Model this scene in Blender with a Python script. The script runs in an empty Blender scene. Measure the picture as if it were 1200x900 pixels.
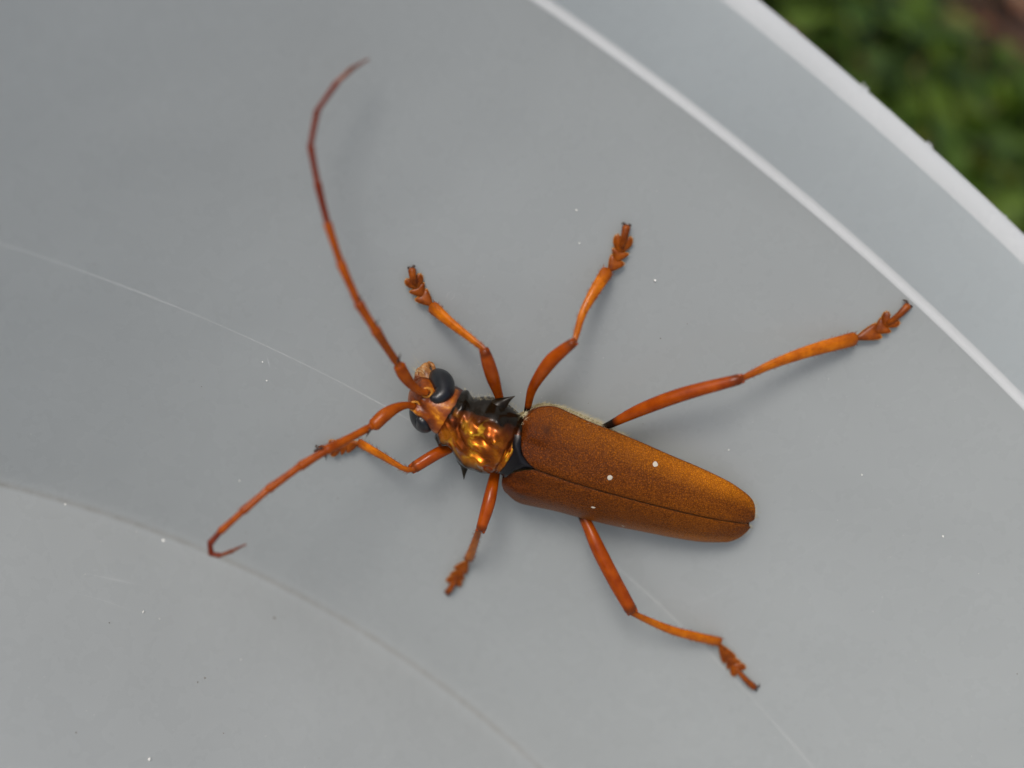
import bpy, math, random
import numpy as np
from mathutils import Vector, Matrix
random.seed(7)
rng = np.random.default_rng(7)
MM = 0.001
scene = bpy.context.scene
COL = scene.collection

# ------------------------------------------------------------------ camera
cam_d = bpy.data.cameras.new('camera')
cam = bpy.data.objects.new('camera', cam_d); COL.objects.link(cam)
cR = Vector((-0.0207, -0.8527, 0.5219)); cU = Vector((0.8286, 0.2774, 0.4862))
cR.normalize(); cU = (cU - cR * cU.dot(cR)).normalized(); cB = cR.cross(cU)
M = Matrix((cR, cU, cB)).transposed().to_4x4()
M.translation = Vector((85.057, 0, 126.085)) * MM
cam.matrix_world = M
cam_d.sensor_fit = 'HORIZONTAL'; cam_d.sensor_width = 36.0
cam_d.lens = 1174.26 / 1200 * 36
cam_d.clip_start = 0.004; cam_d.clip_end = 200
cam_d.dof.use_dof = True; cam_d.dof.focus_distance = 0.121; cam_d.dof.aperture_fstop = 7.0
scene.camera = cam

# ------------------------------------------------------------------ sky and sun (overcast)
SUN_DIR = Vector((-0.13, 0.62, 0.77)).normalized()
elev = math.asin(SUN_DIR.z); azim = math.atan2(SUN_DIR.x, SUN_DIR.y)
world = bpy.data.worlds.new('World'); scene.world = world; world.use_nodes = True
wn = world.node_tree.nodes; wl = world.node_tree.links
bg = wn['Background']; sky = wn.new('ShaderNodeTexSky')
sky.sky_type = 'NISHITA'; sky.sun_disc = False
sky.sun_elevation = elev; sky.sun_rotation = azim
sky.air_density = 1.0; sky.dust_density = 5.0; sky.ozone_density = 0.6
hs = wn.new('ShaderNodeHueSaturation'); hs.inputs['Saturation'].default_value = 0.68   # cloud-veiled sky
wl.new(sky.outputs[0], hs.inputs['Color']); wl.new(hs.outputs[0], bg.inputs[0]); bg.inputs[1].default_value = 0.13
sun_d = bpy.data.lights.new('sun', 'SUN'); sun_d.energy = 1.25; sun_d.angle = math.radians(17)
sun_d.color = (1.0, 0.975, 0.94)
sun = bpy.data.objects.new('sun', sun_d); COL.objects.link(sun)
sun.rotation_euler = SUN_DIR.to_track_quat('Z', 'Y').to_euler(); sun.location = (0, 0.5, 1)
scene.view_settings.view_transform = 'Standard'; scene.view_settings.look = 'None'
scene.view_settings.gamma = 1.0; scene.view_settings.use_curve_mapping = False
scene.view_settings.exposure = -0.05
scene.cycles.max_bounces = 8; scene.cycles.diffuse_bounces = 5; scene.cycles.glossy_bounces = 3; scene.cycles.transmission_bounces = 6

# ------------------------------------------------------------------ material helpers
def mat(name):
    m = bpy.data.materials.new(name); m.use_nodes = True
    nt = m.node_tree; b = nt.nodes['Principled BSDF']
    return m, nt, nt.nodes, nt.links, b
def ramp(nodes, stops, interp='LINEAR'):
    r = nodes.new('ShaderNodeValToRGB'); r.color_ramp.interpolation = interp
    e = r.color_ramp.elements
    while len(e) < len(stops): e.new(0.5)
    for k, (p, c) in zip(e, stops):
        k.position = p; k.color = (c[0], c[1], c[2], 1) if not isinstance(c, float) else (c, c, c, 1)
    return r
def noise(nodes, links, scale, detail=4, rough=.55, dist=0, coord='Object'):
    t = nodes.new('ShaderNodeTexCoord'); n = nodes.new('ShaderNodeTexNoise')
    n.inputs['Scale'].default_value = scale; n.inputs['Detail'].default_value = detail
    n.inputs['Roughness'].default_value = rough; n.inputs['Distortion'].default_value = dist
    links.new(t.outputs[coord], n.inputs['Vector']); return n
def mixc(nodes, links, fac, a, b, mode='MIX'):
    m = nodes.new('ShaderNodeMix'); m.data_type = 'RGBA'; m.blend_type = mode
    for s, v in ((0, fac), (6, a), (7, b)):
        if isinstance(v, bpy.types.NodeSocket): links.new(v, m.inputs[s])
        elif isinstance(v, (int, float)): m.inputs[s].default_value = v
        else: m.inputs[s].default_value = (v[0], v[1], v[2], 1)
    return m.outputs[2]
def mth(nodes, links, op, a, b=None, c=None):
    m = nodes.new('ShaderNodeMath'); m.operation = op
    for i, v in enumerate((a, b, c)):
        if v is None: continue
        if isinstance(v, bpy.types.NodeSocket): links.new(v, m.inputs[i])
        else: m.inputs[i].default_value = v
    return m.outputs[0]
def bump(nodes, links, height, strength, dist, bsdf):
    b = nodes.new('ShaderNodeBump'); b.inputs['Strength'].default_value = strength
    b.inputs['Distance'].default_value = dist
    links.new(height, b.inputs['Height']); links.new(b.outputs[0], bsdf.inputs['Normal']); return b
def attr(nodes, name):
    a = nodes.new('ShaderNodeAttribute'); a.attribute_name = name; return a

# translucent white polypropylene of the tub
def make_plastic(name, tint, crease=True, transl=.42):
    m, nt, N, L, b = mat(name)
    n1 = noise(N, L, 14, 4, .55, .6); n2 = noise(N, L, 260, 3, .6)
    cr = ramp(N, [(.30, 0.0), (.70, 1.0)]); L.new(n1.outputs[0], cr.inputs[0])
    c = mixc(N, L, cr.outputs[0], [v * .92 for v in tint], [v * 1.03 for v in tint])
    if crease:   # dirt lodged along the foot of the wall
        tc = N.new('ShaderNodeTexCoord'); sx = N.new('ShaderNodeSeparateXYZ'); L.new(tc.outputs['Object'], sx.inputs[0])
        r2 = mth(N, L, 'SQRT', mth(N, L, 'ADD', mth(N, L, 'MULTIPLY', sx.outputs[0], sx.outputs[0]), mth(N, L, 'MULTIPLY', sx.outputs[1], sx.outputs[1])))
        dr = mth(N, L, 'ABSOLUTE', mth(N, L, 'SUBTRACT', r2, .1454))
        near = mth(N, L, 'SUBTRACT', 1, mth(N, L, 'DIVIDE', dr, .0005)); near = mth(N, L, 'MAXIMUM', near, 0)
        low = mth(N, L, 'LESS_THAN', sx.outputs[2], .0012)
        dn = noise(N, L, 500, 3, .7)
        f = mth(N, L, 'MULTIPLY', mth(N, L, 'MULTIPLY', near, low), mth(N, L, 'MULTIPLY', dn.outputs[0], .6))
        c = mixc(N, L, f, c, (.24, .21, .15))
    L.new(c, b.inputs['Base Color'])
    rr = ramp(N, [(.3, .20), (.7, .36)]); L.new(n2.outputs[0], rr.inputs[0]); L.new(rr.outputs[0], b.inputs['Roughness'])
    b.inputs['IOR'].default_value = 1.45; b.inputs['Specular IOR Level'].default_value = .45
    wav = noise(N, L, 30, 2, .5); hgt = mth(N, L, 'ADD', mth(N, L, 'MULTIPLY', wav.outputs[0], 1.6), mth(N, L, 'MULTIPLY', n2.outputs[0], .012))
    bm_ = bump(N, L, hgt, .5, .0012, b)
    t = N.new('ShaderNodeBsdfTranslucent'); L.new(c, t.inputs[0])
    mx = N.new('ShaderNodeMixShader'); mx.inputs[0].default_value = transl
    L.new(b.outputs[0], mx.inputs[1]); L.new(t.outputs[0], mx.inputs[2])
    L.new(mx.outputs[0], N['Material Output'].inputs[0])
    return m
M_TUB = make_plastic('milky_plastic', (.550, .580, .580))
M_RIM_LIT = make_plastic('milky_plastic_rim_lit', (.80, .82, .825), False, .38)  # same plastic, tint lightened to paint sky light on rim and ledge
M_BAND_LIT = make_plastic('milky_plastic_backlit', (.70, .745, .755), False, .5)  # paler, bluer tint paints daylight shining through the upper band
def plain(name, col, rough=.5, spec=.5, metallic=0, sss=0, coat=0, alpha=1):
    m, nt, N, L, b = mat(name)
    b.inputs['Base Color'].default_value = (*col, 1); b.inputs['Roughness'].default_value = rough
    b.inputs['Specular IOR Level'].default_value = spec; b.inputs['Metallic'].default_value = metallic
    b.inputs['Coat Weight'].default_value = coat; b.inputs['Coat Roughness'].default_value = .12
    if sss:
        b.inputs['Subsurface Weight'].default_value = sss
        b.inputs['Subsurface Radius'].default_value = (1, .35, .08); b.inputs['Subsurface Scale'].default_value = .0012
    b.inputs['Alpha'].default_value = alpha
    return m
def cuticle(name, dark, light, scale=900, rough=.32, sss=0, coat=.04, bumps=.15, along=None):
    """waxy insect shell: mottled pigment, fine grain; 'along' blends in a second pigment by the mesh attribute"""
    m, nt, N, L, b = mat(name)
    n = noise(N, L, scale, 5, .62); r = ramp(N, [(.32, dark), (.68, light)]); L.new(n.outputs[0], r.inputs[0])
    c = r.outputs[0]
    if along:
        a = attr(N, 'tip'); rr = ramp(N, along[1]); L.new(a.outputs['Fac'], rr.inputs[0]); c = mixc(N, L, rr.outputs[0], c, along[0])
    b.inputs['Specular IOR Level'].default_value = .18
    L.new(c, b.inputs['Base Color']); b.inputs['Roughness'].default_value = rough
    b.inputs['Coat Weight'].default_value = coat; b.inputs['Coat Roughness'].default_value = .18
    if sss:
        b.inputs['Subsurface Weight'].default_value = sss
        b.inputs['Subsurface Radius'].default_value = (1, .32, .06); b.inputs['Subsurface Scale'].default_value = .001
    n2 = noise(N, L, 5000, 2, .6); bump(N, L, n2.outputs[0], bumps, .00006, b)
    return m
M_FEMUR = cuticle('femur_shell', (.22, .030, .001), (.37, .066, .002), 500, .13, along=((.012, .006, .004), [(.0, 1.0), (.15, 1.0), (.21, 0.0), (.93, 0.0), (.985, .55)]))
M_TIBIA = cuticle('tibia_shell', (.36, .074, .002), (.60, .168, .003), 700, .13, along=((.15, .022, .003), [(.0, .95), (.10, .5), (.35, 0.0), (.85, 0.0), (1.0, .6)]))
M_TARSUS = cuticle('tarsus_shell', (.11, .018, .001), (.30, .068, .002), 1100, .34, coat=.05, along=((.58, .26, .03), [(.45, 0.0), (.95, .75)]))
M_CLAW = plain('claw_shell', (.035, .012, .006), .25, .5)
M_ANT = cuticle('antenna_shell', (.22, .035, .001), (.37, .076, .002), 700, .26, coat=.03)
M_ANT2 = cuticle('antenna_shell_dark', (.12, .014, .004), (.19, .028, .005), 700, .4, coat=.05)
M_ANT3 = cuticle('antenna_shell_tip', (.10, .028, .014), (.26, .075, .03), 900, .5, coat=.1)
M_EYE = plain('eye_facets', (.006, .007, .010), .34, .5, coat=.15)
def _facets():
    N = M_EYE.node_tree.nodes; L = M_EYE.node_tree.links; t = N.new('ShaderNodeTexCoord'); v = N.new('ShaderNodeTexVoronoi'); v.inputs['Scale'].default_value = 6500; v.inputs['Randomness'].default_value = .35
    L.new(t.outputs['Object'], v.inputs['Vector']); bump(N, L, v.outputs['Distance'], .3, .00005, N['Principled BSDF'])
_facets()
M_SOCKET = cuticle('socket_shell', (.42, .15, .02), (.62, .27, .04), 1200, .4)
M_SPINE = cuticle('spine_shell', (.004, .003, .002), (.02, .012, .004), 900, .28, sss=0)
M_HAIR = plain('pale_hair', (.70, .62, .40), .6)
M_BRISTLE = plain('brown_bristle', (.10, .03, .01), .5)
M_BELLY = cuticle('belly_down', (.17, .13, .055), (.44, .37, .20), 1500, .7, sss=0, coat=0, bumps=.4)
M_MOUTH = cuticle('mouth_shell', (.14, .045, .012), (.50, .24, .08), 1400, .3)
M_SCUT = plain('scutellum_shell', (.005, .004, .005), .30, .3, coat=.08)
M_FLECK = plain('pale_fleck', (.52, .47, .38), .7)
M_LINE = plain('moulding_line', (.625, .64, .635), .45)

def make_pronotum_mat(name, side=True):
    m, nt, N, L, b = mat(name)
    base = noise(N, L, 330, 3, .5, .4); r = ramp(N, [(.32, (.11, .020, .002)), (.48, (.30, .064, .003)), (.66, (.60, .18, .008))])
    L.new(base.outputs[0], r.inputs[0]); c = r.outputs[0]
    v = noise(N, L, 290, 2.0, .45, 1.1)          # curling golden veins under the lacquer
    w = mth(N, L, 'ABSOLUTE', mth(N, L, 'SUBTRACT', v.outputs[0], .52))
    vr = ramp(N, [(.0, .9), (.018, .75), (.055, .0)]); L.new(w, vr.inputs[0])
    patch = noise(N, L, 170, 2, .5); pr = ramp(N, [(.36, 0.0), (.47, 1.0)]); L.new(patch.outputs[0], pr.inputs[0])
    vein = mth(N, L, 'MULTIPLY', vr.outputs[0], pr.outputs[0])
    a = attr(N, 'side'); 
    sn = mth(N, L, 'ADD', a.outputs['Fac'], mth(N, L, 'MULTIPLY', mth(N, L, 'SUBTRACT', base.outputs[0], .5), .55))
    sr = ramp(N, [(.42, 0.0), (.56, .55), (.72, 1.0)]); L.new(sn, sr.inputs[0])
    vein = mth(N, L, 'MULTIPLY', vein, mth(N, L, 'SUBTRACT', 1, sr.outputs[0]))
    c = mixc(N, L, vein, c, (.95, .50, .03))
    c = mixc(N, L, sr.outputs[0], c, (.008, .005, .002))
    L.new(c, b.inputs['Base Color']); b.inputs['Roughness'].default_value = .20
    L.new(mth(N, L, 'MULTIPLY', mth(N, L, 'SUBTRACT', 1, sr.outputs[0]), .75), b.inputs['Metallic'])
    b.inputs['Coat Weight'].default_value = .12; b.inputs['Coat Roughness'].default_value = .08; b.inputs['Specular IOR Level'].default_value = .22
    n2 = noise(N, L, 330, 1.5, .4, .6); bump(N, L, n2.outputs[0], .55, .0011, b)
    return m
M_PRON = make_pronotum_mat('lacquered_pronotum')
def make_head_mat():
    m, nt, N, L, b = mat('amber_head')
    n = noise(N, L, 420, 3, .55, .5); r = ramp(N, [(.33, (.08, .014, .002)), (.50, (.22, .042, .002)), (.60, (.36, .095, .004)), (.68, (.74, .28, .012))])
    L.new(n.outputs[0], r.inputs[0]); ha = attr(N, 'side'); hr = ramp(N, [(.35, 0.0), (.8, 1.0)]); L.new(ha.outputs['Fac'], hr.inputs[0])
    c = mixc(N, L, hr.outputs[0], r.outputs[0], (.055, .014, .008)); L.new(c, b.inputs['Base Color'])
    b.inputs['Specular IOR Level'].default_value = .3; b.inputs['Roughness'].default_value = .3; b.inputs['Coat Weight'].default_value = .1; b.inputs['Coat Roughness'].default_value = .2
    n2 = noise(N, L, 2200, 3, .6); bump(N, L, n2.outputs[0], .5, .00015, b)
    return m
M_HEAD = make_head_mat()
def make_elytra_mat():
    m, nt, N, L, b = mat('punctured_elytra')
    tc = N.new('ShaderNodeTexCoord')
    vo = N.new('ShaderNodeTexVoronoi'); vo.feature = 'DISTANCE_TO_EDGE'; vo.inputs['Scale'].default_value = 4000
    wob = noise(N, L, 2400, 3, .6); va = N.new('ShaderNodeVectorMath'); va.operation = 'MULTIPLY_ADD'
    L.new(wob.outputs['Color'], va.inputs[0]); va.inputs[1].default_value = (.0005,) * 3; L.new(tc.outputs['Object'], va.inputs[2])
    L.new(va.outputs[0], vo.inputs['Vector'])
    fine = noise(N, L, 5200, 3, .6)
    pit = mth(N, L, 'ADD', mth(N, L, 'MULTIPLY', vo.outputs['Distance'], 1.7), mth(N, L, 'MULTIPLY', mth(N, L, 'SUBTRACT', fine.outputs[0], .5), .8))
    net = ramp(N, [(.0, 0.0), (.55, 1.0)]); L.new(pit, net.inputs[0])
    big = noise(N, L, 260, 4, .6)
    a = attr(N, 'edge'); lg = attr(N, 'tip')
    light = mixc(N, L, big.outputs[0], (.175, .043, .002), (.26, .068, .003))
    dark = mixc(N, L, big.outputs[0], (.028, .007, .002), (.060, .014, .002))
    er = ramp(N, [(.55, 0.0), (.90, 1.0), (1.0, .7)]); L.new(a.outputs['Fac'], er.inputs[0])
    tr = ramp(N, [(.30, 0.0), (.80, .70), (.93, .30), (1.0, .0)]); L.new(lg.outputs['Fac'], tr.inputs[0])
    body = mixc(N, L, net.outputs[0], dark, light)
    sm = mth(N, L, 'MULTIPLY', big.outputs[0], .3)
    body = mixc(N, L, sm, body, (.15, .036, .003))
    amber = mixc(N, L, net.outputs[0], (.26, .070, .002), (.54, .175, .004))
    f = mth(N, L, 'MULTIPLY', er.outputs[0], mth(N, L, 'ADD', tr.outputs[0], .32))
    f = mth(N, L, 'MINIMUM', mth(N, L, 'ADD', f, mth(N, L, 'MULTIPLY', tr.outputs[0], .26)), 1)
    c = mixc(N, L, f, body, amber)
    rb = ramp(N, [(.0, .8), (.20, .0)]); L.new(lg.outputs['Fac'], rb.inputs[0])      # red-brown shoulders
    c = mixc(N, L, rb.outputs[0], c, (.62, .46, .55), 'MULTIPLY')
    mg = ramp(N, [(.985, 0.0), (.999, .35)]); L.new(a.outputs['Fac'], mg.inputs[0])   # dark hem
    c = mixc(N, L, mg.outputs[0], c, (.05, .013, .004))
    su = ramp(N, [(.0, .9), (.018, .0)]); L.new(a.outputs['Fac'], su.inputs[0])
    c = mixc(N, L, su.outputs[0], c, (.03, .010, .004))
    ka = attr(N, 'knob'); c = mixc(N, L, mth(N, L, 'MULTIPLY', ka.outputs['Fac'], mth(N, L, 'ADD', .55, mth(N, L, 'MULTIPLY', net.outputs[0], .4))), c, (.035, .012, .005))
    L.new(c, b.inputs['Base Color']); b.inputs['Roughness'].default_value = .30
    b.inputs['Specular IOR Level'].default_value = .10
    bump(N, L, net.outputs[0], .45, .00010, b)
    return m
M_ELY = make_elytra_mat()

# ------------------------------------------------------------------ mesh helpers (all lengths in millimetres, stored in metres)
def new_obj(name, verts, faces, m, parent=None, smooth=True, attrs=None):
    me = bpy.data.meshes.new(name)
    me.from_pydata([(v[0] * MM, v[1] * MM, v[2] * MM) for v in verts], [], faces)
    me.materials.append(m)
    if smooth: me.polygons.foreach_set('use_smooth', [True] * len(me.polygons))
    for k, vals in (attrs or {}).items():
        at = me.attributes.new(k, 'FLOAT', 'POINT'); at.data.foreach_set('value', [float(x) for x in vals])
    me.update()
    o = bpy.data.objects.new(name, me); COL.objects.link(o)
    if parent: o.parent = parent
    return o
def tag(o, label=None, cat=None, group=None, kind=None):
    for k, v in (('label', label), ('category', cat), ('group', group), ('kind', kind)):
        if v: o[k] = v
    return o
def catmull(pts, n):
    """resample rows of numbers along a Catmull-Rom spline, n steps per span"""
    P = np.array(pts, float); out = []
    E = np.vstack([2 * P[0] - P[1], P, 2 * P[-1] - P[-2]])
    for i in range(1, len(E) - 2):
        a, b, c, d = E[i - 1], E[i], E[i + 1], E[i + 2]
        for k in range(n):
            t = k / n
            out.append(.5 * (2 * b + (c - a) * t + (2 * a - 5 * b + 4 * c - d) * t * t + (3 * b - a - 3 * c + d) * t ** 3))
    out.append(E[-2]); return np.array(out)
class Geo:
    def __init__(s): s.v = []; s.f = []; s.a = []
    def tube(s, pts, seg=12, flat=1.0, up=(0, 0, 1), caps=True, grain=0.0):
        """pts rows x,y,z,r; elliptical rings (flat = height/width), rounded ends"""
        P = np.array(pts, float); n = len(P)
        T = np.gradient(P[:, :3], axis=0); T /= np.linalg.norm(T, axis=1)[:, None] + 1e-12
        rows = []
        L = np.concatenate([[0], np.cumsum(np.linalg.norm(np.diff(P[:, :3], axis=0), axis=1))]); L /= L[-1]
        if caps:
            for q, o in ((.35, .9), (.75, .55)): rows.append((P[0, :3] - T[0] * P[0, 3] * o * .7, T[0], P[0, 3] * q, 0.0))
        for i in range(n): rows.append((P[i, :3], T[i], P[i, 3], L[i]))
        if caps:
            for q, o in ((.75, .55), (.35, .9)): rows.append((P[-1, :3] + T[-1] * P[-1, 3] * o * .7, T[-1], P[-1, 3] * q, 1.0))
        b0 = len(s.v); upv = np.array(up, float)
        for c, t, r, l in rows:
            sd = np.cross(t, upv); 
            if np.linalg.norm(sd) < 1e-3: sd = np.cross(t, (1, 0, 0))
            sd /= np.linalg.norm(sd); u2 = np.cross(sd, t)
            for k in range(seg):
                a = 2 * math.pi * k / seg; g = 1 + grain * (random.random() - .5)
                s.v.append(c + sd * math.cos(a) * r * g + u2 * math.sin(a) * r * flat * g); s.a.append(l)
        m = len(rows)
        for i in range(m - 1):
            for k in range(seg):
                k2 = (k + 1) % seg
                s.f.append((b0 + i * seg + k, b0 + i * seg + k2, b0 + (i + 1) * seg + k2, b0 + (i + 1) * seg + k))
        s.f.append(tuple(b0 + k for k in range(seg))[::-1]); s.f.append(tuple(b0 + (m - 1) * seg + k for k in range(seg)))
        return s
    def hair(s, p, d, r, tip=1.0):
        p = np.array(p, float); d = np.array(d, float); L = np.linalg.norm(d)
        if L < 1e-6: return
        sd = np.cross(d, (.31, .52, .8)); sd /= np.linalg.norm(sd); u = np.cross(d, sd) / L; b0 = len(s.v)
        for k in range(3):
            a = 2.094 * k; s.v.append(p + (sd * math.cos(a) + u * math.sin(a)) * r); s.a.append(tip)
        s.v.append(p + d); s.a.append(tip)
        s.f += [(b0, b0 + 1, b0 + 3), (b0 + 1, b0 + 2, b0 + 3), (b0 + 2, b0, b0 + 3)]
    def build(s, name, m, parent=None, key='tip', smooth=True):
        return new_obj(name, s.v, s.f, m, parent, smooth, {key: s.a})

# ------------------------------------------------------------------ the ground behind the tub
def build_ground():
    m, nt, N, L, b = mat('damp_soil')
    n = noise(N, L, 9, 6, .65); r = ramp(N, [(.30, (.010, .006, .003)), (.52, (.036, .022, .009)), (.66, (.030, .032, .008)), (.80, (.060, .032, .013))])
    L.new(n.outputs[0], r.inputs[0]); L.new(r.outputs[0], b.inputs['Base Color']); b.inputs['Roughness'].default_value = .95
    n2 = noise(N, L, 160, 4, .6); bump(N, L, n2.outputs[0], .8, .004, b)
    V = []; Fc = []; nr, na = 34, 72
    for i in range(nr):
        R = 30 * (1.32 ** i)
        for k in range(na):
            a = 2 * math.pi * k / na
            z = -4.0 if R < 230 else -6.0 + 4 * math.sin(R * .013 + 3 * a) * math.cos(a * 5 + R * .007) - 2
            V.append((R * math.cos(a), R * math.sin(a), min(z, -3.2)))
    V.append((0, 0, -4.0)); c = len(V) - 1
    for k in range(na):
        Fc.append((c, k, (k + 1) % na))
        for i in range(nr - 1):
            k2 = (k + 1) % na; Fc.append((i * na + k, (i + 1) * na + k, (i + 1) * na + k2, i * na + k2))
    g = new_obj('ground', V, Fc, m); tag(g, 'dark damp soil ground below the rim of the tub', 'ground', kind='structure')
    # grass and weeds, and bits of dead leaf between them
    def leafmat(name, stops, tr):
        m, nt, N, L, b = mat(name); a = attr(N, 'tip'); r = ramp(N, stops); L.new(a.outputs['Fac'], r.inputs[0])
        L.new(r.outputs[0], b.inputs['Base Color']); b.inputs['Roughness'].default_value = .55
        t = N.new('ShaderNodeBsdfTranslucent'); L.new(r.outputs[0], t.inputs[0]); mx = N.new('ShaderNodeMixShader'); mx.inputs[0].default_value = tr
        L.new(b.outputs[0], mx.inputs[1]); L.new(t.outputs[0], mx.inputs[2]); L.new(mx.outputs[0], N['Material Output'].inputs[0]); return m
    mg = leafmat('green_blades', [(.0, (.014, .032, .002)), (.45, (.046, .098, .005)), (.85, (.11, .18, .012)), (1.0, (.20, .17, .04))], .35)
    ml = leafmat('dead_leaf', [(.0, (.035, .018, .007)), (.55, (.10, .042, .014)), (.9, (.20, .075, .03)), (1.0, (.34, .22, .13))], .15)
    def patch(x, y):   # where the turf is thick
        return .5 + .27 * math.sin(x * .021 + 1.3 * math.sin(y * .013) + .4) + .27 * math.sin(y * .026 + 1.1 * math.sin(x * .017) + 2.2) + .12 * math.sin(x * .06 + y * .05) - .55 * math.exp(-((x - 470) ** 2 + (y + 325) ** 2) / 85 ** 2) + .3 * math.exp(-((x - 372) ** 2 + (y + 215) ** 2) / 45 ** 2) + .25 * math.exp(-((x - 350) ** 2 + (y + 300) ** 2) / 40 ** 2)
    G = Geo()
    def inside(x, y): return math.hypot(x, y) < 196
    cnt = 0
    while cnt < 22000:
        if cnt % 3: R = 200 + 560 * random.random() ** 1.2; a = -.72 + random.gauss(0, .33)
        else: R = 200 + 1500 * random.random() ** 1.6; a = random.uniform(-math.pi, math.pi)
        x, y = R * math.cos(a), R * math.sin(a)
        cnt += 1
        p = patch(x, y)
        if p < .40 + .25 * random.random(): continue
        Lh = random.uniform(10, 30) * (.6 + .6 * p); w = random.uniform(1.5, 4.2); t = random.uniform(0, 6.28); ln = random.uniform(.2, 1.0)
        dx, dy = math.cos(t), math.sin(t); col = min(1, max(0, random.gauss(.50, .28)))
        b0 = len(G.v)
        for q, ww in ((0, .6), (.35, 1), (.7, .8)):
            X = x + dx * Lh * ln * q * q; Y = y + dy * Lh * ln * q * q; Z = -7 + Lh * (q - .35 * ln * q * q)
            G.v += [(X - dy * w * ww * .5, Y + dx * w * ww * .5, Z), (X + dy * w * ww * .5, Y - dx * w * ww * .5, Z)]; G.a += [col] * 2
        G.v.append((x + dx * Lh * ln, y + dy * Lh * ln, -7 + Lh * (1 - .35 * ln))); G.a.append(col)
        G.f += [(b0, b0 + 1, b0 + 3, b0 + 2), (b0 + 2, b0 + 3, b0 + 5, b0 + 4), (b0 + 4, b0 + 5, b0 + 6)]
    for _ in range(11000):   # small round weed leaves
        if random.random() < .7: R = 200 + 560 * random.random() ** 1.2; a = -.72 + random.gauss(0, .33)
        else: R = 200 + 1200 * random.random() ** 1.5; a = random.uniform(-math.pi, math.pi)
        x, y = R * math.cos(a), R * math.sin(a)
        if patch(x, y) < .42 + .3 * random.random(): continue
        r = random.uniform(3, 9); z = random.uniform(1, 24); tx, ty = random.gauss(0, .4), random.gauss(0, .4); col = min(1, max(0, random.gauss(.55, .22)))
        b0 = len(G.v); G.v.append((x, y, z - r * .2)); G.a.append(col)
        for k in range(7):
            a2 = 6.283 * k / 7; rr = r * (1 if k else .6); X, Y = rr * math.cos(a2), rr * math.sin(a2) * .8
            G.v.append((x + X, y + Y, z + X * tx + Y * ty)); G.a.append(col)
        G.f += [(b0, b0 + 1 + k, b0 + 1 + (k + 1) % 7) for k in range(7)]
    g = G.build('grass', mg, smooth=False); tag(g, 'blurred green grass and small weeds beyond the tub rim', 'grass', kind='stuff')
    G = Geo()
    for _ in range(2400):
        if random.random() < .7: R = 200 + 560 * random.random() ** 1.2; a = -.72 + random.gauss(0, .33)
        else: R = 200 + 1200 * random.random() ** 1.5; a = random.uniform(-math.pi, math.pi)
        x, y = R * math.cos(a), R * math.sin(a); r = random.uniform(5, 16); t = random.uniform(0, 6.28); z = random.uniform(-3, 9)
        col = random.random(); b0 = len(G.v); e = random.uniform(.3, .6); cu = random.uniform(-.3, .6)
        for k in range(8):
            a2 = 6.283 * k / 8; X, Y = r * math.cos(a2), r * e * math.sin(a2)
            G.v.append((x + X * math.cos(t) - Y * math.sin(t), y + X * math.sin(t) + Y * math.cos(t), z + cu * abs(Y) + .2 * X * math.sin(t * 3))); G.a.append(col)
        G.v.append((x, y, z)); G.a.append(col)
        G.f += [(b0 + 8, b0 + k, b0 + (k + 1) % 8) for k in range(8)]
    g = G.build('leaf_litter', ml, smooth=False); tag(g, 'brown scraps of dead leaf among the grass', 'leaf litter', kind='stuff')
build_ground()

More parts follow.
